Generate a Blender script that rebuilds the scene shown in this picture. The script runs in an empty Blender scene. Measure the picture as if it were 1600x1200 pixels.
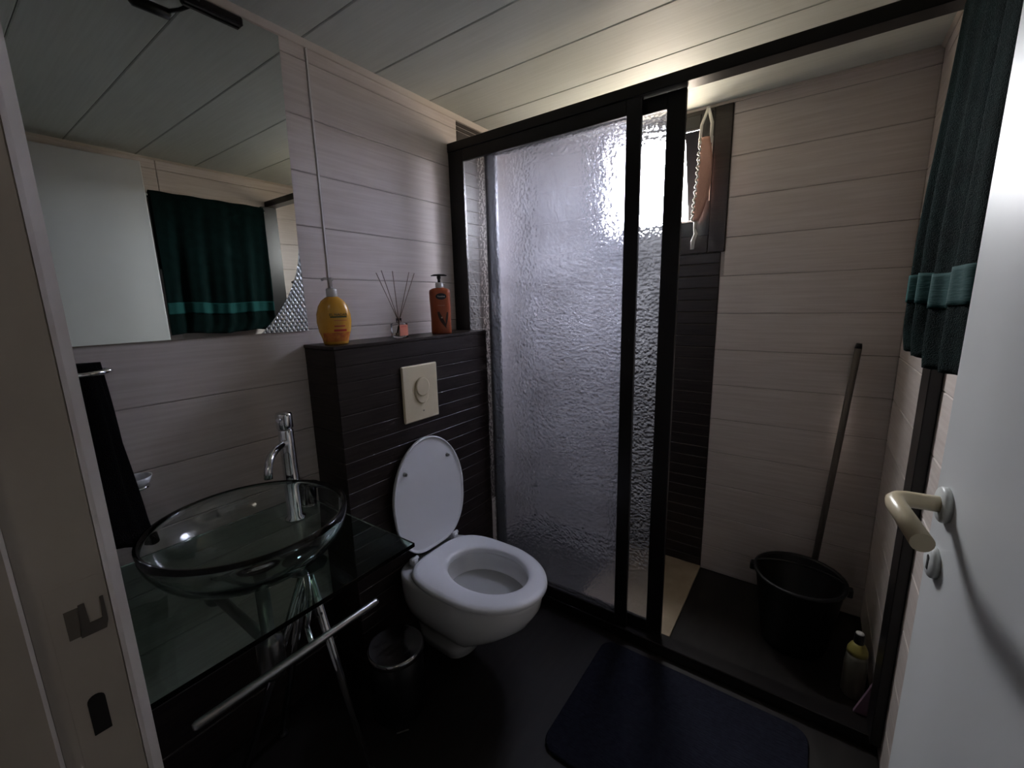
import bpy, bmesh, math, random
from mathutils import Matrix, Vector
random.seed(7)
PI = math.pi
sc = bpy.context.scene
COL = sc.collection

# ------------------------------------------------------------------ camera
YAW, PITCH, ROLL, FPX, HCAM = math.radians(35.501), math.radians(-10.889), math.radians(-1.369), 665.56, 1.40
fw = Vector((math.cos(YAW)*math.cos(PITCH), math.sin(YAW)*math.cos(PITCH), math.sin(PITCH)))
rt0 = Vector((math.sin(YAW), -math.cos(YAW), 0)); up0 = rt0.cross(fw)
rt = rt0*math.cos(ROLL) + up0*math.sin(ROLL); up = up0*math.cos(ROLL) - rt0*math.sin(ROLL)
cam_d = bpy.data.cameras.new('camera'); cam = bpy.data.objects.new('camera', cam_d); COL.objects.link(cam)
M = Matrix((rt, up, -fw)).transposed().to_4x4(); M.translation = (0, 0, HCAM)
cam.matrix_world = M
cam_d.sensor_width = 36; cam_d.lens = FPX/1600*36; cam_d.clip_start = 0.01; cam_d.clip_end = 60
sc.camera = cam

# ------------------------------------------------------------------ daylight
SKY_STRENGTH = 56.0
HALL_FILL = 1.2  # glow of the fill lamp added in the hall
w = bpy.data.worlds.new('sky'); sc.world = w; w.use_nodes = True
bg = w.node_tree.nodes['Background']; bg.inputs[1].default_value = SKY_STRENGTH
# overcast sky, three times brighter overhead than at the horizon, over earth-coloured ground
wt = w.node_tree; tcw = wt.nodes.new('ShaderNodeTexCoord'); sx_ = wt.nodes.new('ShaderNodeSeparateXYZ')
rmp = wt.nodes.new('ShaderNodeValToRGB'); rmp.color_ramp.elements[0].position = .49; rmp.color_ramp.elements[1].position = .51
rmp.color_ramp.elements[0].color = (.105, .085, .062, 1); rmp.color_ramp.elements[1].color = (.35, .35, .355, 1)
rz_ = rmp.color_ramp.elements.new(1.0); rz_.color = (.97, .96, .97, 1)
mr_ = wt.nodes.new('ShaderNodeMapRange'); mr_.inputs['From Min'].default_value = -1; mr_.inputs['From Max'].default_value = 1
wt.links.new(tcw.outputs['Generated'], sx_.inputs[0]); wt.links.new(sx_.outputs['Z'], mr_.inputs['Value'])
wt.links.new(mr_.outputs[0], rmp.inputs['Fac']); wt.links.new(rmp.outputs['Color'], bg.inputs[0])
pd = bpy.data.lights.new('window_portal', 'AREA'); pd.shape = 'RECTANGLE'; pd.size = 0.50; pd.size_y = 0.50
pd.cycles.is_portal = True
po = bpy.data.objects.new('window_portal', pd); COL.objects.link(po)
po.location = (2.268, 0.68, 1.940); po.rotation_euler = (0, PI/2, 0)

vs = sc.view_settings
vs.view_transform = 'Standard'; vs.look = 'None'; vs.gamma = 1; vs.use_curve_mapping = False
vs.exposure = 1.83
sc.cycles.use_denoising = True
sc.cycles.max_bounces = 9; sc.cycles.diffuse_bounces = 4; sc.cycles.glossy_bounces = 4
sc.cycles.transmission_bounces = 7; sc.cycles.transparent_max_bounces = 12
sc.cycles.use_adaptive_sampling = True; sc.cycles.adaptive_threshold = 0.02; sc.cycles.adaptive_min_samples = 24
sc.cycles.caustics_refractive = True; sc.cycles.caustics_reflective = False
sc.cycles.sample_clamp_indirect = 6.0

# ------------------------------------------------------------------ dimensions (metres)
YA, YC, XS, XB, ZC, XD = 1.41, -0.275, 1.52, 2.21, 2.228, 0.08

# ------------------------------------------------------------------ mesh helpers
class MB:
    def __init__(s): s.v = []; s.f = []; s.smooth = []
    def add(s, vs_, fs, smooth=False):
        n = len(s.v); s.v += [tuple(p) for p in vs_]
        for f in fs: s.f.append(tuple(i+n for i in f)); s.smooth.append(smooth)
        return s
    def box(s, x0, x1, y0, y1, z0, z1, b=0.0):
        if x0 > x1: x0, x1 = x1, x0
        if y0 > y1: y0, y1 = y1, y0
        if z0 > z1: z0, z1 = z1, z0
        if b <= 0:
            vv = [(x, y, z) for z in (z0, z1) for y in (y0, y1) for x in (x0, x1)]
            return s.add(vv, [(0,2,3,1),(4,5,7,6),(0,1,5,4),(2,6,7,3),(0,4,6,2),(1,3,7,5)])
        b = min(b, (x1-x0)*.49, (y1-y0)*.49, (z1-z0)*.49)
        vv = []; idx = {}
        L = ((x0, x1), (y0, y1), (z0, z1))
        for c in range(8):
            k = [(c >> i) & 1 for i in range(3)]
            for ax in range(3):
                p = []
                for i in range(3):
                    e = L[i][k[i]]
                    if i != ax: e += b if k[i] == 0 else -b
                    p.append(e)
                idx[(c, ax)] = len(vv); vv.append(p)
        ff = []
        for ax in range(3):
            o = [i for i in range(3) if i != ax]
            for side in (0, 1):
                q = []
                for (a, bb) in ((0,0),(1,0),(1,1),(0,1)):
                    c = (side << ax) | (a << o[0]) | (bb << o[1]); q.append(idx[(c, ax)])
                ff.append(q)
        for ax in range(3):
            o = [i for i in range(3) if i != ax]
            for a in (0, 1):
                for bb in (0, 1):
                    c0 = (a << o[0]) | (bb << o[1]); c1 = c0 | (1 << ax)
                    ff.append([idx[(c0, o[0])], idx[(c1, o[0])], idx[(c1, o[1])], idx[(c0, o[1])]])
        for c in range(8): ff.append([idx[(c, 0)], idx[(c, 1)], idx[(c, 2)]])
        return s.add(vv, ff)
    def lathe(s, prof, c=(0,0,0), n=32, axis='z', sx=1.0, sy=1.0):
        vv = []; ff = []
        for (r, z) in prof:
            for i in range(n):
                a = 2*PI*i/n; p = (r*math.cos(a)*sx, r*math.sin(a)*sy, z)
                if axis == 'y': p = (p[0], p[2], p[1])
                if axis == 'x': p = (p[2], p[0], p[1])
                vv.append((c[0]+p[0], c[1]+p[1], c[2]+p[2]))
        m = len(prof)
        for j in range(m-1):
            for i in range(n):
                i2 = (i+1) % n; ff.append((j*n+i, j*n+i2, (j+1)*n+i2, (j+1)*n+i))
        s.add(vv, ff, True)
        base = len(s.v)-len(vv)
        if prof[0][0] > 1e-6: s.f.append(tuple(base+i for i in range(n))[::-1]); s.smooth.append(False)
        if prof[-1][0] > 1e-6: s.f.append(tuple(base+(m-1)*n+i for i in range(n))); s.smooth.append(False)
        return s
    def tube(s, path, r, n=10, closed=False, cap=True, sx=1.0):
        P = [Vector(p) for p in path]; m = len(P)
        R = r if isinstance(r, (list, tuple)) else [r]*m
        vv = []; prev = None
        for i in range(m):
            if closed: t = P[(i+1) % m]-P[i-1]
            else: t = P[min(i+1, m-1)]-P[max(i-1, 0)]
            t.normalize()
            if prev is None:
                a = Vector((0,0,1)) if abs(t.z) < .9 else Vector((1,0,0))
                u = t.cross(a).normalized()
            else:
                u = (prev - t*prev.dot(t)).normalized()
            prev = u; v = t.cross(u)
            for k in range(n):
                a = 2*PI*k/n; vv.append(P[i]+(u*math.cos(a)+v*math.sin(a)*sx)*R[i])
        ff = []
        for i in range(m if closed else m-1):
            j = (i+1) % m
            for k in range(n):
                k2 = (k+1) % n; ff.append((i*n+k, i*n+k2, j*n+k2, j*n+k))
        base = len(s.v); s.add(vv, ff, True)
        if cap and not closed:
            s.f.append(tuple(base+k for k in range(n))[::-1]); s.smooth.append(False)
            s.f.append(tuple(base+(m-1)*n+k for k in range(n))); s.smooth.append(False)
        return s
    def loft(s, rings, cap0=True, cap1=True, smooth=True):
        n = len(rings[0]); vv = [p for r in rings for p in r]; ff = []
        for j in range(len(rings)-1):
            for i in range(n):
                i2 = (i+1) % n; ff.append((j*n+i, j*n+i2, (j+1)*n+i2, (j+1)*n+i))
        base = len(s.v); s.add(vv, ff, smooth)
        if cap0: s.f.append(tuple(base+i for i in range(n))[::-1]); s.smooth.append(False)
        if cap1: s.f.append(tuple(base+(len(rings)-1)*n+i for i in range(n))); s.smooth.append(False)
        return s
    def prism(s, poly, h0, h1, axis='z', b=0.0):
        def mk(u, v, h):
            return {'z': (u, v, h), 'y': (u, h, v), 'x': (h, u, v)}[axis]
        cx = sum(p[0] for p in poly)/len(poly); cy = sum(p[1] for p in poly)/len(poly)
        def ring(h, ins):
            if ins == 0: return [mk(p[0], p[1], h) for p in poly]
            out = []
            for p in poly:
                d = math.hypot(p[0]-cx, p[1]-cy) or 1
                k = 1-ins/d; out.append(mk(cx+(p[0]-cx)*k, cy+(p[1]-cy)*k, h))
            return out
        if b > 0:
            sg = 1 if h1 > h0 else -1
            return s.loft([ring(h0, b), ring(h0+sg*b*.3, b*.3), ring(h0+sg*b, 0), ring(h1-sg*b, 0), ring(h1-sg*b*.3, b*.3), ring(h1, b)])
        return s.loft([ring(h0, 0), ring(h1, 0)], smooth=False)
    def grid(s, fn, nu, nv, smooth=True):
        vv = [fn(i/nu, j/nv) for j in range(nv+1) for i in range(nu+1)]
        ff = [(j*(nu+1)+i, j*(nu+1)+i+1, (j+1)*(nu+1)+i+1, (j+1)*(nu+1)+i) for j in range(nv) for i in range(nu)]
        return s.add(vv, ff, smooth)
    def mesh(s, name):
        me = bpy.data.meshes.new(name); me.from_pydata(s.v, [], s.f); me.update()
        bm = bmesh.new(); bm.from_mesh(me)
        for f, sm in zip(bm.faces, s.smooth): f.smooth = sm
        bmesh.ops.recalc_face_normals(bm, faces=bm.faces[:])
        bm.to_mesh(me); bm.free()
        return me

WM = {}   # world matrices of parents
def obj(name, mb, mat, parent=None, local=False):
    me = mb if isinstance(mb, bpy.types.Mesh) else mb.mesh(name)
    me.materials.clear(); me.materials.append(mat)
    o = bpy.data.objects.new(name, me); COL.objects.link(o)
    if parent is not None:
        o.parent = parent
        pm_ = WM.get(parent.name, Matrix.Identity(4))
        if local: WM[o.name] = pm_.copy()
        else:
            o.matrix_parent_inverse = pm_.inverted(); WM[o.name] = Matrix.Identity(4)
    else: WM[o.name] = Matrix.Identity(4)
    return o
def tag(o, label, cat, group=None, kind=None):
    o['label'] = label; o['category'] = cat
    if group: o['group'] = group
    if kind: o['kind'] = kind
    return o
def thing(name, label, cat, loc=(0,0,0), rz=0.0, group=None, kind=None):
    o = bpy.data.objects.new(name, None); COL.objects.link(o); o.empty_display_size = .05
    o.location = loc; o.rotation_euler = (0, 0, rz)
    WM[o.name] = Matrix.Translation(loc) @ Matrix.Rotation(rz, 4, 'Z')
    return tag(o, label, cat, group, kind)
def struct(name, mb, mat, label, cat):
    return tag(obj(name, mb, mat), label, cat, kind='structure')
def text_mesh(s, size, depth=.0004):
    c = bpy.data.curves.new('t', 'FONT'); c.body = s; c.size = size; c.extrude = depth; c.align_x = 'CENTER'; c.align_y = 'CENTER'
    t = bpy.data.objects.new('t', c); COL.objects.link(t)
    dg = bpy.context.evaluated_depsgraph_get(); me = bpy.data.meshes.new_from_object(t.evaluated_get(dg))
    bpy.data.objects.remove(t); bpy.data.curves.remove(c)
    return me

# ------------------------------------------------------------------ materials
def base_mat(name):
    m = bpy.data.materials.new(name); m.use_nodes = True
    nt = m.node_tree; return m, nt, nt.nodes['Principled BSDF']
def mat(name, col, rough=.5, metal=0.0, var=None, bump=None, spec=.5, trans=0.0, ior=1.45, coat=0.0, alpha=None):
    """var=(other colour, scale, (sx,sy,sz)); bump=(scale,strength,distance,(sx,sy,sz))"""
    m, nt, p = base_mat(name)
    p.inputs['Base Color'].default_value = (*col, 1); p.inputs['Roughness'].default_value = rough
    p.inputs['Metallic'].default_value = metal; p.inputs['Specular IOR Level'].default_value = spec
    p.inputs['Transmission Weight'].default_value = trans; p.inputs['IOR'].default_value = ior
    p.inputs['Coat Weight'].default_value = coat
    def coords(sc_):
        tc = nt.nodes.new('ShaderNodeTexCoord'); mp = nt.nodes.new('ShaderNodeMapping')
        mp.inputs['Scale'].default_value = sc_; nt.links.new(tc.outputs['Object'], mp.inputs['Vector']); return mp.outputs['Vector']
    if var:
        nz = nt.nodes.new('ShaderNodeTexNoise'); nz.inputs['Scale'].default_value = var[1]; nz.inputs['Detail'].default_value = 5
        nt.links.new(coords(var[2] if len(var) > 2 else (1,1,1)), nz.inputs['Vector'])
        r = nt.nodes.new('ShaderNodeValToRGB'); r.color_ramp.elements[0].position = .32; r.color_ramp.elements[1].position = .68
        r.color_ramp.elements[0].color = (*col, 1); r.color_ramp.elements[1].color = (*var[0], 1)
        nt.links.new(nz.outputs['Fac'], r.inputs['Fac']); nt.links.new(r.outputs['Color'], p.inputs['Base Color'])
    if bump:
        nz = nt.nodes.new('ShaderNodeTexNoise'); nz.inputs['Scale'].default_value = bump[0]; nz.inputs['Detail'].default_value = 3
        nt.links.new(coords(bump[3] if len(bump) > 3 else (1,1,1)), nz.inputs['Vector'])
        b = nt.nodes.new('ShaderNodeBump'); b.inputs['Strength'].default_value = bump[1]; b.inputs['Distance'].default_value = bump[2]
        nt.links.new(nz.outputs['Fac'], b.inputs['Height']); nt.links.new(b.outputs['Normal'], p.inputs['Normal'])
    return m
def obscure_glass(name, tint, w_trans, w_refr, rough, scale, strength, dist=.004, film_w=.0):
    """patterned privacy glass: part scattered, part bent by the pebbled relief, part straight through"""
    m = bpy.data.materials.new(name); m.use_nodes = True; nt = m.node_tree; nt.nodes.clear()
    N = nt.nodes.new; L = nt.links.new
    out = N('ShaderNodeOutputMaterial')
    tc = N('ShaderNodeTexCoord')
    vo = N('ShaderNodeTexVoronoi'); vo.feature = 'SMOOTH_F1'; vo.inputs['Scale'].default_value = scale; vo.inputs['Smoothness'].default_value = .6
    nz = N('ShaderNodeTexNoise'); nz.inputs['Scale'].default_value = scale*.8; nz.inputs['Detail'].default_value = 2
    L(tc.outputs['Object'], vo.inputs['Vector']); L(tc.outputs['Object'], nz.inputs['Vector'])
    ad = N('ShaderNodeMath'); ad.operation = 'ADD'; L(vo.outputs['Distance'], ad.inputs[0]); L(nz.outputs['Fac'], ad.inputs[1])
    bp = N('ShaderNodeBump'); bp.inputs['Strength'].default_value = strength; bp.inputs['Distance'].default_value = dist
    L(ad.outputs[0], bp.inputs['Height'])
    # soap film: mineral spots that scatter a little more light in cloudy patches
    film = N('ShaderNodeTexNoise'); film.inputs['Scale'].default_value = 5; film.inputs['Detail'].default_value = 6
    L(tc.outputs['Object'], film.inputs['Vector'])
    fr_ = N('ShaderNodeMapRange'); fr_.inputs['From Min'].default_value = .3; fr_.inputs['From Max'].default_value = .75
    fr_.inputs['To Min'].default_value = w_trans*.65; fr_.inputs['To Max'].default_value = w_trans*1.35
    L(film.outputs['Fac'], fr_.inputs['Value'])
    tr = N('ShaderNodeBsdfTranslucent'); tr.inputs[0].default_value = (*tint, 1); L(bp.outputs[0], tr.inputs['Normal'])
    rf = N('ShaderNodeBsdfRefraction'); rf.inputs['Color'].default_value = (*tint, 1); rf.inputs['Roughness'].default_value = rough; rf.inputs['IOR'].default_value = 1.10
    L(bp.outputs[0], rf.inputs['Normal'])
    tp = N('ShaderNodeBsdfTransparent'); tp.inputs[0].default_value = (*tint, 1)
    gl = N('ShaderNodeBsdfGlossy'); gl.inputs['Roughness'].default_value = .12; L(bp.outputs[0], gl.inputs['Normal'])
    a = N('ShaderNodeMixShader'); a.inputs[0].default_value = w_refr; L(tp.outputs[0], a.inputs[1]); L(rf.outputs[0], a.inputs[2])
    b = N('ShaderNodeMixShader'); L(fr_.outputs[0], b.inputs[0]); L(a.outputs[0], b.inputs[1]); L(tr.outputs[0], b.inputs[2])
    df_ = N('ShaderNodeBsdfDiffuse'); df_.inputs[0].default_value = (.80,.80,.84,1)
    b2 = N('ShaderNodeMixShader'); b2.inputs[0].default_value = film_w; L(b.outputs[0], b2.inputs[1]); L(df_.outputs[0], b2.inputs[2]); b = b2
    fz = N('ShaderNodeFresnel'); fz.inputs['IOR'].default_value = 1.3
    ge = N('ShaderNodeNewGeometry'); fr2 = N('ShaderNodeMath'); fr2.operation = 'SUBTRACT'; fr2.use_clamp = True   # surface reflection only from the air side
    L(fz.outputs[0], fr2.inputs[0]); L(ge.outputs['Backfacing'], fr2.inputs[1])
    c = N('ShaderNodeMixShader'); L(fr2.outputs[0], c.inputs[0]); L(b.outputs[0], c.inputs[1]); L(gl.outputs[0], c.inputs[2])
    L(c.outputs[0], out.inputs[0]); return m

M_TILE = mat('pale_plank_tile', (.60,.53,.495), .58, spec=.35, var=((.69,.625,.59), 4.0, (1.2,1.2,30)), bump=(9,.12,.002,(1.5,1.5,40)))
M_GROUT = mat('grout', (.40,.355,.325), .9)
M_DTILE = mat('dark_plank_tile', (.019,.013,.012), .38, var=((.036,.026,.024), 5, (1.5,1.5,26)), bump=(10,.15,.002,(1.5,1.5,40)))
M_DGROUT = mat('dark_grout', (.055,.046,.043), .9)
M_FLOOR = mat('dark_floor', (.012,.010,.0095), .45, var=((.019,.016,.015), 6, (1,6,1)), bump=(14,.1,.002))
M_TAN = mat('tan_floor_tile', (.34,.27,.19), .5, var=((.42,.34,.25), 12), bump=(20,.1,.001))
M_CEIL = mat('ceiling_panel', (.62,.66,.61), .58, var=((.68,.72,.67), 3, (40,1.5,1)), bump=(8,.05,.001,(40,1.5,1)))
M_CGAP = mat('panel_groove', (.22,.21,.19), .8)
M_CORN = mat('cornice', (.62,.56,.50), .5)
M_DOOR = mat('door_paint', (.64,.66,.67), .38, var=((.68,.70,.70), 2), bump=(60,.03,.001))
M_JAMB = mat('frame_paint', (.46,.41,.36), .5, var=((.52,.47,.41), 7), bump=(40,.04,.001))
M_HALL = mat('hall_plaster', (.50,.46,.41), .85)
M_BLACK = mat('black_aluminium', (.010,.0085,.009), .30)
M_ALU = mat('pale_bead', (.62,.60,.57), .35, metal=.3)
M_CHROME = mat('chrome', (.78,.79,.80), .08, metal=1)
M_BRUSH = mat('brushed_steel', (.50,.50,.50), .28, metal=1)
M_DULL = mat('dull_metal', (.22,.22,.22), .3, metal=1)
M_MIRROR = mat('mirror_silver', (.80,.83,.80), .0, metal=1)
M_GLASS = mat('clear_glass', (.90,.97,.94), .0, trans=1, ior=1.46)
M_GLASSE = mat('green_glass', (.55,.74,.66), .02, trans=1, ior=1.46)
M_SHOWER = obscure_glass('pebbled_shower_glass', (.875,.885,.985), .105, .50, .15, 92, 1.0, .017, .07)
def plain_glass():
    m = bpy.data.materials.new('smooth_glass_face'); m.use_nodes = True; nt = m.node_tree; nt.nodes.clear()
    out = nt.nodes.new('ShaderNodeOutputMaterial'); tp = nt.nodes.new('ShaderNodeBsdfTransparent'); gl = nt.nodes.new('ShaderNodeBsdfGlossy')
    tp.inputs[0].default_value = (.96,.97,.98,1); gl.inputs['Roughness'].default_value = .03
    fz = nt.nodes.new('ShaderNodeFresnel'); fz.inputs['IOR'].default_value = 1.4; mx = nt.nodes.new('ShaderNodeMixShader')
    ge = nt.nodes.new('ShaderNodeNewGeometry'); fr2 = nt.nodes.new('ShaderNodeMath'); fr2.operation = 'SUBTRACT'; fr2.use_clamp = True
    nt.links.new(fz.outputs[0], fr2.inputs[0]); nt.links.new(ge.outputs['Backfacing'], fr2.inputs[1]); nt.links.new(fr2.outputs[0], mx.inputs[0]); nt.links.new(tp.outputs[0], mx.inputs[1]); nt.links.new(gl.outputs[0], mx.inputs[2]); nt.links.new(mx.outputs[0], out.inputs[0])
    return m
M_PLAIN = plain_glass()
def one_sided(o):   # relief only on the face turned to the room, the other faces smooth
    o.data.materials.append(M_PLAIN)
    for f in o.data.polygons: f.material_index = 0 if f.normal.x < -.7 else 1
M_SASHG = obscure_glass('sash_glass', (.97,.98,1.0), .10, .15, .12, 120, .4)
M_CERAM = mat('white_ceramic', (.84,.85,.87), .14, coat=.4)
M_SEAT = mat('white_seat_plastic', (.84,.86,.90), .28)
M_WATER = mat('bowl_water', (.44,.45,.45), .12)
M_BEIGE = mat('beige_plastic', (.74,.65,.46), .42)
M_HANDLE = mat('cream_plastic', (.68,.58,.40), .30)
M_ROSE = mat('white_plastic', (.66,.68,.67), .35)
M_HOLE_SHADE = mat('recess_shade', (.012,.011,.010), .8)  # shade inside holes, put into the colour of thin plates
M_YEL = mat('yellow_soap', (.72,.36,.035), .22, var=((.78,.42,.07), 20), coat=.3)
M_YELB = mat('fruit_print', (.50,.10,.02), .3, var=((.66,.24,.03), 60))
M_WCAP = mat('white_cap', (.72,.71,.69), .3)
M_ORANGE = mat('terracotta_bottle', (.37,.085,.030), .28, coat=.3)
M_NAVY = mat('navy_print', (.012,.018,.035), .4)
M_WHITEP = mat('white_print', (.70,.70,.70), .5)
M_GREENP = mat('green_print', (.02,.07,.03), .5)
M_REDP = mat('red_print', (.50,.045,.02), .5)
M_ORP = mat('orange_print', (.60,.17,.03), .5)
M_BROWNP = mat('brown_print', (.045,.018,.012), .5)
M_CORAL = mat('coral_label', (.68,.22,.13), .6)
M_REED = mat('reed', (.20,.145,.105), .8)
M_BPUMP = mat('black_pump', (.010,.010,.011), .3)
M_TEAL = mat('teal_terry', (.0022,.0085,.0082), .98, var=((.0035,.015,.0142), 25), bump=(420,.9,.006), spec=.1)
M_TEALB = mat('teal_band', (.008,.060,.057), .85, bump=(300,.5,.002,(.15,.15,1)), spec=.2)
M_BTOWEL = mat('black_terry', (.0075,.007,.0075), 1.0, bump=(420,.9,.006), spec=.1)
M_MAT = mat('navy_mat', (.012,.013,.023), .95, var=((.017,.019,.031), 60), bump=(160,.8,.006,(1,.25,1)), spec=.1)
M_BUCKET = mat('black_bucket', (.008,.008,.009), .4)
M_STICK = mat('stick', (.15,.13,.115), .5)
M_SCRUB = mat('pink_mitt', (.52,.30,.24), .95, bump=(300,.6,.003), spec=.1)
M_RIBBON = mat('white_ribbon', (.62,.60,.55), .9, spec=.1)
M_CLEAN = mat('pale_bottle', (.20,.19,.15), .35)
M_CLEANY = mat('yellow_neck', (.40,.36,.10), .4)
M_PURPLE = mat('mauve_plastic', (.30,.19,.27), .5)
def etched():
    m, nt, p = base_mat('etched_mirror'); p.inputs['Metallic'].default_value = 1; p.inputs['Roughness'].default_value = .32
    p.inputs['Base Color'].default_value = (.74,.77,.77,1)
    tc = nt.nodes.new('ShaderNodeTexCoord'); hs = []
    for ang in (1.0, -1.0):
        mp = nt.nodes.new('ShaderNodeMapping'); mp.inputs['Rotation'].default_value = (0, ang*.55, 0)
        nt.links.new(tc.outputs['Object'], mp.inputs['Vector'])
        wv = nt.nodes.new('ShaderNodeTexWave'); wv.bands_direction = 'X'; wv.inputs['Scale'].default_value = 26; wv.inputs['Distortion'].default_value = 0
        nt.links.new(mp.outputs[0], wv.inputs['Vector']); hs.append(wv)
    mul = nt.nodes.new('ShaderNodeMath'); mul.operation = 'MULTIPLY'
    nt.links.new(hs[0].outputs['Fac'], mul.inputs[0]); nt.links.new(hs[1].outputs['Fac'], mul.inputs[1])
    b = nt.nodes.new('ShaderNodeBump'); b.inputs['Strength'].default_value = .8; b.inputs['Distance'].default_value = .006
    nt.links.new(mul.outputs[0], b.inputs['Height']); nt.links.new(b.outputs[0], p.inputs['Normal']); return m
M_ETCH = etched()

# ------------------------------------------------------------------ structure: floor, ceiling, walls
struct('floor', MB().box(-1.4, XB+.05, -.75, YA+.1, -.08, 0), M_FLOOR, 'dark brown bathroom floor', 'floor')
fl = struct('trim_2', MB().box(XS+.065, XB-.0005, .383, .802, .0002, .012, .002), M_TAN, 'light tan strip of tile on the shower floor under the window', 'floor tile')
ceil = struct('ceiling', MB().box(-1.4, XB+.05, -.75, YA+.1, ZC+.004, ZC+.09), M_CGAP, 'pale ceiling of wide tongue-and-groove panels', 'ceiling')
xs_ = [-.06, .05, .323, .595, .868, 1.141, 1.413, 1.686, 1.959, XB]
for a, b in zip(xs_[:-1], xs_[1:]):
    obj('ceiling_panel', MB().box(a+.0011, b-.0011, YC, YA, ZC, ZC+.012, .003), M_CEIL, ceil)

Z0, PITCH_T = 0.308, 0.1694
rows = []; z = Z0
while z < ZC-.01: rows.append((z, min(z+PITCH_T, ZC))); z += PITCH_T
zr_ = Z0; lowrows = []
while zr_ > .01: lowrows.append((max(zr_-PITCH_T, 0), zr_)); zr_ -= PITCH_T
G = .0012
def tile(parent, m, x0, x1, y0, y1, z0, z1, b=.002):
    return obj('tile', MB().box(x0, x1, y0, y1, z0, z1, b), m, parent)
# wall with mirror, basin and toilet
wl = struct('wall_left', MB().box(-.06, XB+.05, YA+.003, YA+.1, 0, ZC+.05), M_GROUT, 'pale plank-tiled wall behind mirror, basin and toilet', 'wall')
for (a, b) in rows:
    tile(wl, M_TILE, XD, .8820, YA, YA+.009, a+G, b-G)
    tile(wl, M_TILE, .8895, 1.5890, YA, YA+.009, a+G, b-G)
    tile(wl, M_TILE, 1.8125, XB, YA, YA+.009, a+G, b-G)
    for k in range(3):
        d = (b-a)/3
        tile(wl, M_DTILE, 1.5910, 1.8105, YA, YA+.009, a+k*d+G, a+(k+1)*d-G)
for (a, b) in lowrows:
    tile(wl, M_DTILE, XD, .8820, YA, YA+.009, a+G, b-G); tile(wl, M_TILE, 1.5910, XB, YA, YA+.009, a+G, b-G)
struct('trim_3', MB().box(.8825, .8890, YA-.0035, YA+.008, 1.276, ZC-.016, .001), mat('pale_trim', (.72,.69,.66), .35), 'thin vertical metal trim strip between mirror and toilet ledge', 'trim')
# shower wall with window
WY0, WY1, WZ0, WZ1 = .44, .92, 1.68, 2.20
mb = MB().box(XB+.003, XB+.05, YC-.1, WY0, -.05, ZC+.05).box(XB+.003, XB+.05, WY1, YA+.1, -.05, ZC+.05)
mb.box(XB+.003, XB+.05, WY0, WY1, -.05, WZ0).box(XB+.003, XB+.05, WY0, WY1, WZ1, ZC+.05)
wb = struct('wall_back', mb, M_GROUT, 'pale plank-tiled shower wall with dark strip under the window', 'wall')
allrows = sorted(lowrows+rows)
for (a, b) in allrows:
    yhi = .383 if b < 1.64 else .369
    tile(wb, M_TILE, XB, XB+.009, YC, yhi, a+G, b-G)
    tile(wb, M_TILE, XB, XB+.009, .804 if b < 1.61 else .985, YA, a+G, b-G)
z = .0
zs = []
while z < 1.60: zs.append((z, min(z+.0555, 1.602))); z += .0555
obj('strip_backing', MB().box(XB+.0010, XB+.008, .3845, .803, .0, 1.603), M_DGROUT, wb)
for (a, b) in zs: tile(wb, M_DTILE, XB-.001, XB+.009, .386, .802, a+.0012, b-.0012)
# dark tiled surround of the window, slightly proud
tile(wb, M_DTILE, XB-.010, XB+.009, .371, .442, 1.604, 2.216)
tile(wb, M_DTILE, XB-.010, XB+.009, .918, .983, 1.604, 2.216)
tile(wb, M_DTILE, XB-.010, XB+.009, .443, .917, 1.604, 1.682)
tile(wb, M_DTILE, XB-.010, XB+.009, .443, .917, 2.198, 2.216)
# wall opposite the basin
wc = struct('wall_right', MB().box(-.06, XB+.05, YC-.1, YC-.003, 0, ZC+.05), M_GROUT, 'pale plank-tiled wall behind the green towel', 'wall')
for (a, b) in allrows:
    tile(wc, M_TILE, XD, .95, YC-.009, YC, a+G, b-G); tile(wc, M_TILE, .953, XB, YC-.009, YC, a+G, b-G)
# wall with the doorway and the hall behind the camera
mb = MB().box(-.06, XD, .60, YA+.1, 0, ZC+.05).box(-.06, XD, -.30, .60, 2.195, ZC+.05)
struct('wall_front', mb, M_HALL, 'plain wall beside the doorway', 'wall')
struct('wall_hall_left', MB().box(-1.4, -.06, YA+.0, YA+.1, 0, ZC+.05), M_HALL, 'plain hall wall left of the doorway', 'wall')
struct('wall_hall_right', MB().box(-1.4, -.06, -.75, -.65, 0, ZC+.05).box(-.06, XD, -.75, -.376, 0, ZC+.05), M_HALL, 'plain hall wall right of the doorway', 'wall')
struct('wall_hall_back', MB().box(-1.4, -1.3, -.65, YA, 0, ZC+.05), M_HALL, 'plain hall wall opposite the doorway', 'wall')
struct('ceiling_hall', MB().box(-1.3, -.06, -.65, YA, ZC, ZC+.012), M_HALL, 'plain hall ceiling', 'ceiling')
# unseen fill lamp added in the hall to brighten jamb and left wall
hl = thing('hall_fill_lamp', 'added round fill lamp, unseen in the hall behind the doorway', 'lamp', (-.42, -.40, ZC))
obj('fill_lamp_base', MB().lathe([(.10,-.02),(.11,0)], (-.42, -.40, ZC-.0005), 28), M_ROSE, hl)
M_FILL, nt_, p_ = base_mat('fill_lamp_glow'); p_.inputs['Base Color'].default_value = (.8,.78,.74,1)
p_.inputs['Emission Color'].default_value = (1.0,.90,.80,1); p_.inputs['Emission Strength'].default_value = HALL_FILL
obj('fill_lamp_globe', MB().lathe([(.10,-.021),(.115,-.045),(.118,-.08),(.095,-.115),(.045,-.135),(0,-.138)], (-.42, -.40, ZC), 32), M_FILL, hl)
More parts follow.
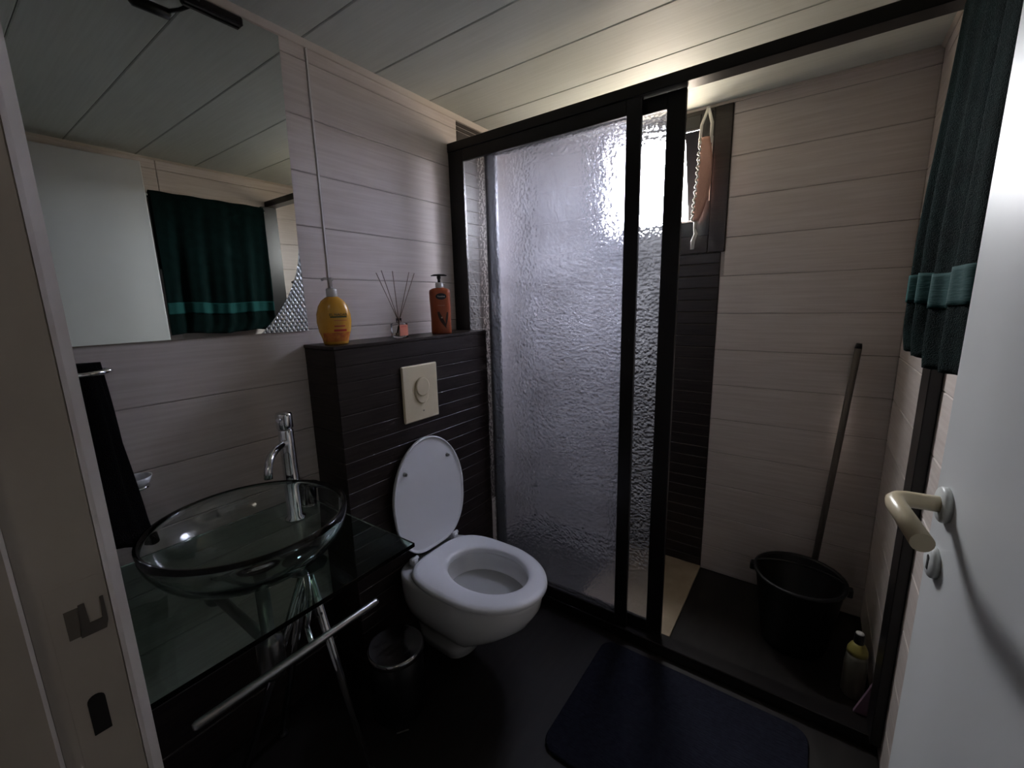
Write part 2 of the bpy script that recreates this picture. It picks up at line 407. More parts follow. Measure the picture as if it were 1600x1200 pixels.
# cornice beads
struct('trim_4', MB().prism([(YA-.016, ZC), (YA, ZC), (YA, ZC-.018), (YA-.004, ZC-.016)], XD, XB, 'x'), M_CORN, 'pale cornice bead along the mirror wall', 'cornice')
struct('trim_5', MB().prism([(YC+.012, ZC), (YC, ZC), (YC, ZC-.010), (YC+.003, ZC-.010)], XD, XB, 'x'), M_CORN, 'pale cornice bead above the green towel', 'cornice')
struct('trim_6', MB().box(XB-.010, XB, YC+.012, YA-.016, ZC-.012, ZC, .002), M_CORN, 'pale cornice bead above the shower window', 'cornice')

# ------------------------------------------------------------------ door frame (latch side) and door leaf
df = thing('trim_1', 'cream painted door frame jamb with latch plate at the left edge', 'door frame', (0, .56, 0), kind='structure')
obj('stop', MB().box(-.075, .0175, .530, .60, 0, 2.19, .003), M_JAMB, df)
obj('jamb', MB().box(.0175, .0725, .5505, .60, 0, 2.19, .001), M_JAMB, df)
obj('edge_moulding', MB().prism([(.0727,.5500), (.0770,.5530), (.0875,.5705), (.0885,.60), (.0727,.60)], 0, 2.20), M_JAMB, df)
sp = obj('strike_plate', MB().prism([(.0300,.955),(.0675,.955),(.0675,1.150),(.0300,1.150)], .5500, .5506, 'y'), M_JAMB, df)
obj('latch_lip', MB().prism([(.048,1.092),(.066,1.092),(.068,1.100),(.068,1.126),(.0655,1.126),(.0645,1.104),(.0555,1.104),(.0545,1.126),(.050,1.126)], .5488, .5501, 'y'), mat('worn_metal', (.12,.105,.095), .6, metal=.3), sp)
obj('latch_hole_shade', MB().prism([(.040,1.094),(.0535,1.094),(.0535,1.124),(.040,1.124)], .5496, .5501, 'y'), mat('slot_shade', (.16,.14,.12), .8), sp)  # thin plate on the surface, the hole's shade is its colour
slot = [(.0475+.0065*math.cos(PI*k/8), 1.022+.0065*math.sin(PI*k/8)) for k in range(9)]+[(.041, .985), (.054, .985)]
obj('bolt_slot_shade', MB().prism(slot, .5493, .5501, 'y'), M_HOLE_SHADE, sp)  # raised dark plate painted as the shade inside the slot
df2 = thing('trim_7', 'cream painted door frame jamb on the hinge side', 'door frame', (0, -.27, 0), kind='structure')
obj('jamb', MB().box(-.075, .0725, -.300, -.2690, 0, 2.19, .002), M_JAMB, df2)
struct('trim_8', MB().box(-.075, .0725, -.2688, .5300, 2.1755, 2.1945, .002), M_JAMB, 'cream painted head of the door frame', 'door frame')

DW = .774; DA = math.atan2(.054, .772)
dr = thing('door_1', 'open white door leaf with cream lever handle at the right edge', 'door', (.0850, -.2250, .008), DA, kind='structure')
obj('leaf', MB().box(.0, DW, -.038, 0, 0, 2.165, .003), M_DOOR, dr, True)
RX, RZ = .7245, 1.095
obj('rose', MB().lathe([(.0255,0),(.0255,.006),(.0235,.0085),(.0,.0085)], (RX, 0, RZ), 36, 'y', 1, 1), M_ROSE, dr, True)
hp = [(RX, .004, RZ), (RX, .030, RZ), (RX-.001, .044, RZ), (RX-.005, .053, RZ), (RX-.013, .058, RZ), (RX-.026, .060, RZ), (RX-.140, .056, RZ)]
obj('lever', MB().tube(hp, [.0115,.0115,.0118,.0120,.0120,.0120,.0120], 20), M_HANDLE, dr, True)
esc = obj('keyhole_escutcheon', MB().lathe([(.0230,0),(.0230,.006),(.0205,.0085),(.0,.0085)], (RX+.004, 0, RZ-.092), 36, 'y'), M_ROSE, dr, True)
kx = RX+.004; kz = RZ-.092
key = [(kx+.0045*math.cos(a), kz+.006+.0045*math.sin(a)) for a in [(-.25+k*1.5/8)*PI for k in range(9)]]+[(kx-.003, kz-.012), (kx+.003, kz-.012)]
obj('keyhole_shade', MB().prism(key, .0080, .0092, 'y'), M_HOLE_SHADE, esc, True)  # dark plate on the escutcheon, coloured as shade in the hole

# ------------------------------------------------------------------ window
wn = thing('window_1', 'small black-framed top-hung shower window standing open', 'window', (XB+.02, .68, WZ0), kind='structure')
FX0, FX1 = XB-.012, XB+.020
IY0, IY1, IZ0, IZ1 = .500, .872, 1.746, 2.146
for nm, bx_ in (('frame_post', (WY0-.001, IY0, WZ0-.001, WZ1+.001)), ('frame_post', (IY1, WY1+.001, WZ0-.001, WZ1+.001)), ('frame_head', (IY0, IY1, IZ1, WZ1+.001)), ('frame_sill', (IY0, IY1, WZ0-.001, IZ0))):
    obj(nm, MB().box(FX0, FX1, *bx_, .003), M_BLACK, wn)
obj('sill_bead', MB().box(FX0-.004, FX0+.006, IY0+.004, IY1-.004, IZ0-.001, IZ0+.006, .001), M_ALU, wn)
obj('edge_bead', MB().box(FX0-.003, FX0+.002, WY0+.004, WY0+.009, 1.83, 2.10, .001), M_ALU, wn)
sash_ang = math.radians(20)
def sash_pt(x, y, s):  # x out of the sash plane, s down from the hinge
    return (FX1-.010+x*math.cos(sash_ang)+s*math.sin(sash_ang), y, IZ1-.003-s*math.cos(sash_ang)+x*math.sin(sash_ang))
def sash_box(y0, y1, s0, s1, x0=0, x1=.03):
    c = [sash_pt(x, y, s) for s in (s0, s1) for y in (y0, y1) for x in (x0, x1)]
    return MB().add(c, [(0,2,3,1),(4,5,7,6),(0,1,5,4),(2,6,7,3),(0,4,6,2),(1,3,7,5)])
SL = IZ1-IZ0+.02
sa = obj('sash_stile', sash_box(IY0+.003, IY0+.070, 0, SL), M_BLACK, wn)
obj('sash_stile', sash_box(IY1-.045, IY1-.003, 0, SL), M_BLACK, wn)
obj('sash_rail', sash_box(IY0+.070, IY1-.045, 0, .022), M_BLACK, wn)
obj('sash_rail', sash_box(IY0+.070, IY1-.045, SL-.035, SL), M_BLACK, wn)
obj('pane', sash_box(IY0+.070, IY1-.045, .022, SL-.035, .012, .017), M_SASHG, wn)
one_sided(bpy.data.objects['pane'])
obj('latch', MB().box(FX0-.012, FX0, .560, .600, IZ0-.035, IZ0-.022, .003).box(FX0-.018, FX0-.010, .573, .583, IZ0-.032, IZ0-.004, .002), M_BLACK, wn)

# ------------------------------------------------------------------ toilet ledge (boxed-in cistern)
BX0, BY, BZ = .768, 1.236, 1.275
lg = struct('wall_ledge', MB().box(BX0+.002, XS+.018, BY+.002, YA-.001, 0, BZ-.012), M_DGROUT, 'dark-tiled cistern ledge projecting behind the toilet', 'ledge')
z = 1.206; br = [(1.206, BZ-.0125)]
while z > 0.001: br.append((max(z-.054, 0), z)); z -= .054
for (a, b) in br:
    if b-a < .004: continue
    obj('tile', MB().box(BX0+.0005, XS+.02, BY, BY+.007, a+.0009, b-.0009, .0015), M_DTILE, lg)
    obj('tile', MB().box(BX0, BX0+.007, BY+.0005, YA-.002, a+.0009, b-.0009, .0015), M_DTILE, lg)
obj('ledge_top', MB().box(BX0-.002, XS+.02, BY-.002, YA-.0005, BZ-.012, BZ, .002), M_DTILE, lg)

# ------------------------------------------------------------------ shower screen
sf = thing('shower_frame', 'black aluminium frame of the shower enclosure', 'shower frame', (XS+.03, .5, 0))
obj('header_rail', MB().box(XS, XS+.062, YC+.001, YA-.001, 2.058, 2.095, .002), M_BLACK, sf)
obj('sill_rail', MB().box(XS-.002, XS+.064, YC+.001, BY-.001, .001, .050, .003), M_BLACK, sf)
obj('wall_post', MB().box(XS+.021, XS+.062, 1.372, YA-.001, .050, 2.058, .002), M_BLACK, sf)
obj('wall_post', MB().box(XS-.035, XS+.062, YC+.001, YC+.027, .050, 2.058, .002), M_BLACK, sf)
def shower_door(label, x0, x1, y0, y1, wl_, wr_, hand):
    t = thing('shower_door', label, 'shower door', ((x0+x1)/2, (y0+y1)/2, .051), group='sliding shower doors')
    z0, z1 = .051, 2.057
    obj('stile', MB().box(x0, x1, y0, y0+wr_, z0, z1, .002), M_BLACK, t)
    obj('stile', MB().box(x0, x1, y1-wl_, y1, z0, z1, .002), M_BLACK, t)
    obj('top_rail', MB().box(x0, x1, y0+wr_, y1-wl_, 2.008, z1, .002), M_BLACK, t)
    obj('bottom_rail', MB().box(x0, x1, y0+wr_, y1-wl_, z0, .100, .002), M_BLACK, t)
    xm = (x0+x1)/2
    gp = obj('glass_pane', MB().box(xm-.002, xm+.002, y0+wr_-.004, y1-wl_+.004, .098, 2.010), M_SHOWER, t)
    one_sided(gp)
    return t
shower_door('front sliding shower door of pebbled glass beside the toilet', XS+.004, XS+.020, .535, 1.4085, .085, .052, 1)
shower_door('rear sliding shower door of pebbled glass, seen mostly through the front one', XS+.036, XS+.054, .402, 1.228, .056, .060, 1)

# ------------------------------------------------------------------ mirror
mr = thing('wall_mirror', 'large frameless wall mirror with an etched lower corner', 'mirror', (.44, YA-.004, 1.322))
MX0, MX1, MZ0, MZ1 = .092, .788, 1.322, 2.205
cut = []
for k in range(9):
    t = k/8; # quadratic curve through the traced cut
    p0, p1, p2 = (.784, 1.586), (.768, 1.440), (.635, MZ0)
    cut.append(((1-t)**2*p0[0]+2*t*(1-t)*p1[0]+t*t*p2[0], (1-t)**2*p0[1]+2*t*(1-t)*p1[1]+t*t*p2[1]))
poly = [(MX0, MZ0), (MX0, MZ1), (.796, MZ1)]+cut
obj('mirror_glass', MB().prism(poly, YA-.007, YA-.001, 'y'), M_MIRROR, mr)
ep = [(c[0]+.001, c[1]) for c in cut]+[(.788, MZ0), (.7855, 1.586)]
obj('etched_corner', MB().prism([(p[0], p[1]) for p in ep], YA-.006, YA-.001, 'y'), M_ETCH, mr)

# ------------------------------------------------------------------ ceiling lamp (seen in the mirror)
cl = thing('mirror_lamp', 'dark mirror lamp fixed at the top of the mirror', 'lamp', (.62, YA-.008, 2.185))
obj('wall_bar', MB().box(.550, .690, YA-.024, YA-.0075, 2.176, 2.200, .004), M_BLACK, cl)
hd_ = obj('lamp_head', MB().tube([(.470, 1.292, 2.188), (.478, 1.292, 2.188), (.556, 1.288, 2.192), (.562, 1.288, 2.192)], [.006,.014,.014,.006], 14), M_BLACK, cl)
obj('arm', MB().tube([(.545, 1.290, 2.192), (.570, 1.330, 2.194), (.580, 1.386, 2.190)], .005, 10), M_BLACK, cl)

# ------------------------------------------------------------------ wash stand, basin, tap
CZ = .76
ws = thing('wash_stand', 'chrome wash stand with a rectangular clear glass top', 'wash stand', (.42, 1.10, 0))
obj('glass_top', MB().box(.105, .705, .842, 1.395, CZ-.012, CZ, .001), M_GLASSE, ws)
hub = (.490, 1.01, CZ-.013)
obj('hub', MB().lathe([(.045,-.008),(.05,-.004),(.05,0)], (.490, 1.01, CZ-.0125), 28), M_DULL, ws)
for foot in ((.590, .985, .012), (.360, 1.290, .012), (.500, 1.330, .012)):
    lg_ = obj('leg', MB().tube([hub, foot], .0105, 12), M_CHROME, ws)
    obj('foot_cap', MB().lathe([(.016,0),(.016,.006),(.010,.014)], (foot[0], foot[1], .0003), 16), M_BPUMP, lg_)
obj('towel_bar', MB().tube([(.176, .842, .668), (.182, .842, .668), (.566, .842, .668), (.572, .842, .668)], [.006,.0085,.0085,.006], 14), M_BRUSH, ws)
for x_ in (.40,): obj('bar_bracket', MB().tube([(x_, .842, .668), (x_+.03, .92, .655), (.490, 1.01, .660)], .006, 10), M_CHROME, ws)
obj('post', MB().tube([(.490, 1.01, CZ-.02), (.490, 1.01, .60)], .011, 14), M_DULL, ws)

BC = (.405, 1.073); RB = .2175; RZm = .905
bs = thing('glass_basin', 'round clear glass vessel basin on the glass wash stand', 'basin', (BC[0], BC[1], CZ))
outer = []; inner = []
for k in range(13):
    t = k/12; r = .045+(RB-.045)*math.sin(t*PI/2); zz = .008+(RZm-CZ-.008)*(1-math.cos(t*PI/2))
    outer.append((r, zz))
for k in range(13):
    t = 1-k/12; r = (.040+(RB-.010-.040)*math.sin(t*PI/2)); zz = .018+(RZm-CZ-.016)*(1-math.cos(t*PI/2))
    inner.append((r, zz))
prof = [(0.0, .003), (.040, .003)]+outer+[(RB-.003, RZm-CZ+.003)]+inner+[(0.0, .018)]
obj('bowl', MB().lathe(prof, (BC[0], BC[1], CZ), 72), M_GLASS, bs)
obj('drain', MB().lathe([(0,.0185),(.026,.0185),(.030,.021),(.024,.024),(0,.025)], (BC[0], BC[1], CZ+.0005), 24), M_CHROME, bs)
tr_ = obj('bottle_trap', MB().lathe([(0,-.30),(.028,-.298),(.032,-.285),(.032,-.20),(.027,-.19),(.016,-.185),(.016,-.014),(.0,-.014)], (BC[0], BC[1], CZ), 24), M_DULL, bs)
obj('waste_pipe', MB().tube([(BC[0], BC[1], CZ-.215), (BC[0], YA-.004, CZ-.215)], .014, 14).lathe([(.03,-.012),(.03,0)], (BC[0], YA-.001, CZ-.215), 20, 'y'), M_DULL, tr_)

tp = thing('basin_tap', 'tall chrome mixer tap behind the glass basin', 'tap', (.600, 1.255, CZ))
TX, TY = .596, 1.250
obj('column', MB().lathe([(.030,0),(.030,.006),(.0215,.012),(.0205,.20),(.0205,.285),(.019,.288)], (TX, TY, CZ), 28), M_CHROME, tp)
hd = obj('mixer_head', MB().lathe([(.0200,.290),(.0225,.294),(.0225,.332),(.020,.338),(0,.339)], (TX, TY, CZ), 28), M_CHROME, tp)
obj('lever', MB().tube([(TX-.014, TY-.014, CZ+.322), (TX-.034, TY-.034, CZ+.327)], [.0040,.0055], 10), M_CHROME, hd)
dg_ = math.radians(225); cd, sd_ = math.cos(dg_), math.sin(dg_)
sp_ = [(TX+cd*q, TY+sd_*q, z_) for q, z_ in ((.012,1.010),(.050,1.014),(.090,1.014),(.125,1.008),(.146,.995),(.156,.978),(.159,.958))]
obj('spout', MB().tube(sp_, .0105, 16), M_CHROME, tp)

tb = thing('tumbler', 'small clear glass tumbler on the wash stand beside the tap', 'tumbler', (.672, 1.305, CZ))
obj('glass', MB().lathe([(0,.0008),(.026,.0008),(.031,.075),(.0285,.075),(.024,.008),(0,.008)], (.672, 1.305, CZ), 28), M_GLASS, tb)

# ------------------------------------------------------------------ towel ring with black towel, soap dish
rg = thing('towel_ring', 'oval chrome towel ring under the mirror', 'towel ring', (.19, YA, 1.28))
RC = (.184, 1.318, 1.268)
obj('ring', MB().tube([(RC[0]+.072*math.cos(2*PI*k/40), RC[1]+.045*math.sin(2*PI*k/40), RC[2]) for k in range(40)], .0060, 12, closed=True), M_CHROME, rg)
obj('wall_mount', MB().lathe([(.022,-.012),(.022,0)], (RC[0], YA-.0005, RC[2]), 24, 'y').tube([(RC[0], YA-.01, RC[2]), (RC[0], RC[1]+.044, RC[2])], .008, 12), M_CHROME, rg)
def btow(u, v):
    # drawn through the ring: gathered at the top, spreading and flaring below
    hw = .047+.020*v; xc = .188+.006*v+.035*max(0, v-.85)
    a = 2*PI*u
    fold = 1+.08*math.sin(5*a+3*v)+.05*math.sin(9*a-4*v)
    x = xc+hw*fold*math.cos(a); y = 1.296+.023*(1+.12*v)*fold*math.sin(a)
    zz = 1.290-.436*v+.008*math.sin(3*a)*v-.016*v*math.cos(a)
    return (x, y, zz)
bt = MB().grid(btow, 48, 30)
bt.f.append(tuple(range(0, 48))); bt.smooth.append(True); n0 = 30*49; bt.f.append(tuple(range(n0, n0+48))[::-1]); bt.smooth.append(True)
bto = tag(obj('hand_towel', bt, M_BTOWEL), 'black hand towel hanging through the chrome ring', 'towel')
sd = thing('soap_dish', 'white soap dish in a chrome wall ring below the mirror', 'soap dish', (.272, 1.370, .955))
SDc = (.270, 1.371)
obj('dish', MB().lathe([(0,.002),(.017,.003),(.029,.014),(.0355,.030),(.033,.030),(.026,.017),(.015,.008),(0,.007)], (SDc[0], SDc[1], .957), 36), M_CERAM, sd)
obj('holder_ring', MB().tube([(SDc[0]+.025*math.cos(2*PI*k/32), SDc[1]+.025*math.sin(2*PI*k/32), .9605) for k in range(32)], .0042, 10, closed=True), M_CHROME, sd)
obj('wall_arm', MB().tube([(SDc[0], SDc[1]+.026, .9605), (SDc[0], YA-.001, .9605)], .006, 12).lathe([(.018,-.010),(.018,0)], (SDc[0], YA-.0005, .9605), 20, 'y'), M_CHROME, sd)

# ------------------------------------------------------------------ toilet
def egg(cx, a, yf, yb, z, n=56, nb=3.0, yc=None):
    yc = yf+(yb-yf)*.52 if yc is None else yc
    out = []
    for k in range(n):
        th = 2*PI*k/n; c, s_ = math.cos(th), math.sin(th)
        if s_ >= 0:
            e = 2/nb; x = a*math.copysign(abs(c)**e, c); y = (yb-yc)*abs(s_)**e
        else: x = a*c; y = (yc-yf)*s_
        out.append((cx+x, yc+y, z))
    return out
TXc = 1.088
tl = thing('toilet', 'white wall-hung toilet with its lid raised', 'toilet', (TXc, BY, .03))
sect = [(.045,.070,1.005,1.230,4),(.050,.084,.992,1.2345,5),(.09,.088,.980,1.2345,5),(.14,.098,.950,1.2345,5),(.175,.116,.900,1.2345,5),(.205,.140,.845,1.2345,5),(.245,.163,.782,1.2345,5),(.29,.178,.730,1.2345,5),(.34,.185,.700,1.2345,5),(.385,.187,.690,1.2345,5),(.400,.186,.690,1.2345,5),(.405,.182,.694,1.230,5)]
rings = [egg(TXc, a, yf, yb, z_, nb=nb, yc=.945 if z_ > .16 else 1.05) for (z_, a, yf, yb, nb) in sect]
inn = [(.405,.138,.735,1.092),(.395,.133,.742,1.088),(.375,.138,.740,1.092),(.345,.136,.742,1.088),(.325,.128,.760,1.078),(.300,.090,.82,1.05),(.26,.060,.87,1.03),(.25,.02,.93,.99)]
rings += [egg(TXc+.004, a, yf, yb, z_, nb=2.2) for (z_, a, yf, yb) in inn]
bwl = obj('bowl', MB().loft(rings), M_CERAM, tl)
obj('water', MB().loft([egg(TXc+.004, .130, .756, 1.080, .3285, nb=2.2), egg(TXc+.004, .130, .756, 1.080, .330, nb=2.2)]), M_WATER, bwl)
# seat: a rounded ring
so = lambda d, z_: egg(TXc-.004, .196+d, .674-d, 1.180+d, z_, nb=3.4, yc=.93)
si = lambda d, z_: egg(TXc+.010, .122+d, .752-d, 1.080+d, z_, nb=2.1, yc=.915)
rs = [si(.000,.408), so(-.006,.4075), so(.000,.413), so(-.001,.423), so(-.007,.429), so(-.020,.432), si(.018,.432), si(.006,.429), si(.000,.422), si(.000,.408)]
obj('seat', MB().loft(rs, False, False), M_SEAT, tl)
# lid, standing up
def lidpt(x, s_, d):
    ang = math.radians(3.0); y = 1.185+s_*math.sin(ang)+d*math.cos(ang); zz = .431+s_*math.cos(ang)-d*math.sin(ang)
    return (x, y, zz)
def lidring(ins, d):
    out = []
    for k in range(56):
        th = 2*PI*k/56; c, s_ = math.cos(th), math.sin(th)
        if s_ >= 0: x = (.187-ins)*c; v = .215+(.243-ins)*s_
        else: x = (.187-ins)*math.copysign(abs(c)**.55, c); v = .215+(.216-ins)*math.copysign(abs(s_)**.55, s_)
        taper = 1-.24*max(0, (.215-v)/.215)**2
        out.append(lidpt(1.105+x*taper, v, d))
    return out
lid = obj('lid', MB().loft([lidring(.012,.004), lidring(.006,-.001), lidring(.002,-.002), lidring(0,.002), lidring(0,.010), lidring(.006,.016), lidring(.03,.021)]), M_SEAT, tl)
for x_, v in ((.985, .345), (1.213, .352)):
    obj('bumper', MB().tube([lidpt(x_, v, .004), lidpt(x_, v, -.007)], [.0075,.006], 14), M_BRUSH, lid)
for x_ in (.985, 1.212):
    obj('hinge', MB().box(x_-.012, x_+.012, 1.174, 1.204, .406, .434, .004).tube([(x_-.017, 1.186, .434), (x_+.017, 1.186, .434)], .0075, 12), M_SEAT, tl)

# flush plate
fpz0, fpz1 = .956, 1.174
fp = thing('flush_plate', 'beige dual flush plate on the dark tiled ledge', 'flush plate', (1.11, BY, .95))
obj('plate', MB().box(1.022, 1.200, BY-.013, BY-.0005, fpz0, fpz1, .004), M_BEIGE, fp)
def ell(cx, cz, a, b, n=36): return [(cx+a*math.cos(2*PI*k/n), cz+b*math.sin(2*PI*k/n)) for k in range(n)]
FC = (1.113, 1.073)
obj('button', MB().prism(ell(FC[0], FC[1], .036, .052), BY-.0125, BY-.0175, 'y', .004), M_BEIGE, fp)
obj('button', MB().prism(ell(FC[0], FC[1]+.015, .034, .0365), BY-.0165, BY-.0225, 'y', .004), M_BEIGE, fp)
obj('maker_mark', MB().prism(ell(FC[0]+.004, .992, .004, .003, 14), BY-.0128, BY-.0136, 'y'), mat('grey_mark', (.22,.19,.14), .6), fp)

# ------------------------------------------------------------------ bottles and diffuser on the ledge
def face_cam(x, y): return -math.atan2(x, y)
def sup(a, b, n_, z_, N=36, e=2.6):
    return [(a*math.copysign(abs(math.cos(2*PI*k/N))**(2/e), math.cos(2*PI*k/N)), b*math.copysign(abs(math.sin(2*PI*k/N))**(2/e), math.sin(2*PI*k/N)), z_) for k in range(N)]
YB = (.826, 1.308)
y1 = thing('soap_bottle', 'yellow pump bottle of liquid soap with a white cap', 'soap bottle', (YB[0], YB[1], BZ), face_cam(*YB)+.15)
ysec = [(0,.036,.022),(.004,.039,.024),(.02,.042,.026),(.045,.0500,.029),(.075,.0540,.030),(.100,.0530,.029),(.125,.0460,.027),(.143,.0350,.023),(.152,.0240,.019),(.156,.017,.016)]
ybd = obj('body', MB().loft([sup(a, b, 0, z_, e=2.2) for z_, a, b in ysec]), M_YEL, y1, True)
cap = obj('cap', MB().lathe([(.0165,.155),(.0172,.157),(.0172,.178),(.0150,.182),(.008,.184)], (0,0,0), 24), M_WCAP, y1, True)
M_CLR = mat('clear_plastic', (.85,.84,.82), .15, trans=.7, ior=1.2)
obj('pump', MB().lathe([(.0050,.183),(.0050,.205),(.0085,.208),(.0085,.215),(.004,.217),(0,.217)], (0,0,0), 18).tube([(0,0,.212),(-.018,-.004,.213),(-.028,-.006,.209)], .0042, 10), M_CLR, cap, True)
def ywid(z_):
    for (p, q) in zip(ysec[:-1], ysec[1:]):
        if p[0] <= z_ <= q[0]:
            t = (z_-p[0])/(q[0]-p[0]); return p[1]+(q[1]-p[1])*t, p[2]+(q[2]-p[2])*t
    return .04, .025
def wrap(x0, x1, z0, z1, off, nu=14, nv=6, widf=ywid, e=2.2):
    def fn(u, v):
        x = x0+(x1-x0)*u; z_ = z0+(z1-z0)*v; a, b = widf(z_)
        x = max(-a*.985, min(a*.985, x))
        return (x, -b*(1-abs(x/a)**e)**(1/e)-off, z_)
    return MB().grid(fn, nu, nv)
lab = obj('fruit_print', wrap(-.045, .045, .010, .040, .0004), M_YELB, y1, True)
obj('green_stripe', wrap(-.016, .036, .0885, .0925, .0008, 12, 2), M_GREENP, y1, True)
def text_wrap(name, s, size, xc, zc, m, parent, off, widf=ywid, e=2.2):
    me = text_mesh(s, size)
    for v in me.vertices:
        x, z_ = v.co.x+xc, v.co.y+zc; a, b = widf(z_); k = v.co.z
        v.co = (x, -b*(1-min(.97, abs(x/a))**e)**(1/e)-off-k, z_)
    return obj(name, me, m, parent, True)
text_wrap('lettering', 'EL NADAR', .0120, .010, .0978, M_GREENP, y1, .0010)
obj('orange_line', wrap(-.006, .036, .078, .0805, .0008, 12, 2), M_ORP, y1, True)
obj('red_line', wrap(-.006, .028, .0590, .0625, .0008, 12, 2), M_REDP, y1, True)
obj('red_stripe', wrap(-.008, .032, .043, .0505, .0008, 12, 2), M_REDP, y1, True)

DF = (1.098, 1.310)
d1 = thing('reed_diffuser', 'square glass reed diffuser with a coral label and five reeds', 'reed diffuser', (DF[0], DF[1], BZ), face_cam(*DF)+math.radians(40))
h = .0235
def sq(hh, z_, r=.003):
    return [(sx*(hh-r)+r*math.cos(a), sy*(hh-r)+r*math.sin(a), z_) for (sx, sy, a0) in ((1,1,0),(-1,1,PI/2),(-1,-1,PI),(1,-1,1.5*PI)) for a in (a0, a0+PI/4, a0+PI/2)]
circ = lambda r, z_: [(r*math.cos(a), r*math.sin(a), z_) for (a0) in (0, PI/2, PI, 1.5*PI) for a in (a0+PI/12, a0+PI/4, a0+PI*5/12)]
obj('jar', MB().loft([sq(h, .0005), sq(h, .053), sq(h-.004, .056), circ(.0105,.058), circ(.0105,.074), circ(.0085,.074), circ(.0085,.058), sq(h-.005,.052), sq(h-.005,.010), sq(h-.006,.008)]), mat('thin_jar_glass', (.97,.97,.97), .0, trans=1, ior=1.18), d1, True)
obj('liquid', MB().loft([sq(h-.0058,.0105), sq(h-.0058,.020)]), mat('amber_oil', (.72,.60,.42), .05, trans=.9, ior=1.4), d1, True)
lb = obj('label', MB().box(-.019, .021, -h-.0011, -h-.0003, .008, .050), M_CORAL, d1, True)
obj('label_line', MB().box(-.012, .014, -h-.0016, -h-.0011, .0415, .0435), M_REDP, lb, True)
for (ex, ey, ez) in ((-.070,.012,.215),(-.050,-.006,.222),(-.010,.006,.220),(.050,-.006,.215),(.070,.012,.212)):
    # directions in the picture plane: rotate back by the jar's own turn
    a = -math.radians(40); dx, dy = ex*math.cos(a)-ey*math.sin(a), ex*math.sin(a)+ey*math.cos(a)
    obj('reed', MB().tube([(-dx*.16, -dy*.16, .012), (dx*.07, dy*.07, .074), (dx, dy, ez+.03)], .0013, 6), M_REED, d1, True)

OB = (1.318, 1.302)
o1 = thing('lotion_bottle', 'terracotta lotion bottle with a black pump and navy oval logo', 'lotion bottle', (OB[0], OB[1], BZ), face_cam(*OB)+.12)
osec = [(0,.040,.022),(.004,.0425,.024),(.06,.0415,.0235),(.15,.0435,.024),(.170,.0440,.024),(.181,.0420,.022),(.188,.030,.018),(.191,.016,.014)]
def owid(z_):
    for (p, q) in zip(osec[:-1], osec[1:]):
        if p[0] <= z_ <= q[0]:
            t = (z_-p[0])/(q[0]-p[0]); return p[1]+(q[1]-p[1])*t, p[2]+(q[2]-p[2])*t
    return .042, .023
obj('body', MB().loft([sup(a, b, 0, z_, e=3) for z_, a, b in osec]), M_ORANGE, o1, True)
oc = obj('collar', MB().lathe([(.0160,.190),(.0165,.192),(.0165,.207),(.013,.212)], (0,0,0), 24), M_WCAP, o1, True)
obj('pump', MB().lathe([(.0060,.211),(.0060,.224),(.0085,.230),(.0085,.238)], (0,0,0), 18).prism([(-.031,.238),(-.033,.241),(-.020,.245),(0,.246),(.020,.245),(.033,.241),(.031,.238)], -.007, .007, 'y'), M_BPUMP, oc, True)
def oval_wrap(cx, cz, a_, b_, off):
    c = MB(); N = 28
    pts = []
    for rr in (1.0, .5):
        for k in range(N):
            x = cx+a_*rr*math.cos(2*PI*k/N); z_ = cz+b_*rr*math.sin(2*PI*k/N); A, B = owid(z_)
            pts.append((x, -B*(1-abs(x/A)**3)**(1/3)-off, z_))
    A, B = owid(cz); pts.append((cx, -B-off, cz))
    ff = [(k, (k+1) % N, N+(k+1) % N, N+k) for k in range(N)]+[(N+k, N+(k+1) % N, 2*N) for k in range(N)]
    return c.add(pts, ff, True)
lo = obj('logo_oval', oval_wrap(.002, .155, .0225, .0130, .0006), M_NAVY, o1, True)
text_wrap('lettering', 'Vaseline', .0095, .002, .155, M_WHITEP, o1, .0012, owid, 3)
obj('small_print', wrap(-.014, .016, .1175, .1190, .0008, 10, 1, owid, 3), mat('pale_print', (.55,.30,.22), .5), o1, True)
def pod(u, v):
    t = u; x = -.014+.030*t+.002; z_ = .092-.068*t**.8; wd = .0075*math.sin(PI*min(1, .15+t*.85))+.001
    x += (v-.5)*2*wd; A, B = owid(z_); return (x, -B*(1-abs(x/A)**3)**(1/3)-.0007, z_)
obj('pod_print', MB().grid(pod, 14, 4), M_BROWNP, o1, True)
def pod2(u, v):
    t = u; x = .026-.010*t; z_ = .090-.060*t; wd = .0040*math.sin(PI*min(1, .2+t*.8))+.0008
    x += (v-.5)*2*wd; A, B = owid(z_); return (x, -B*(1-abs(x/A)**3)**(1/3)-.0009, z_)
obj('pod_print', MB().grid(pod2, 12, 3), M_BROWNP, o1, True)
obj('flower_print', oval_wrap(.001, .068, .0035, .0035, .0012), mat('cream_print', (.62,.45,.36), .5), o1, True)

# ------------------------------------------------------------------ pedal bin
PB = (.795, 1.090)
pb = thing('pedal_bin', 'small round pedal bin with a shiny steel lid beside the toilet', 'bin', (PB[0], PB[1], 0), face_cam(*PB))
obj('body', MB().lathe([(0,.001),(.088,.001),(.091,.006),(.091,.222),(.088,.224)], (0,0,0), 40), M_BPUMP, pb, True)
obj('lid', MB().lathe([(.093,.223),(.096,.226),(.096,.240),(.092,.246),(.086,.2445),(.060,.247),(0,.248)], (0,0,0), 48), mat('polished_steel', (.45,.45,.46), .14, metal=1), pb, True)
obj('lid_hinge', MB().box(-.018, .018, .088, .104, .215, .240, .004), M_BPUMP, pb, True)
obj('pedal', MB().box(-.022, .022, -.122, -.085, .010, .018, .003), M_BPUMP, pb, True)

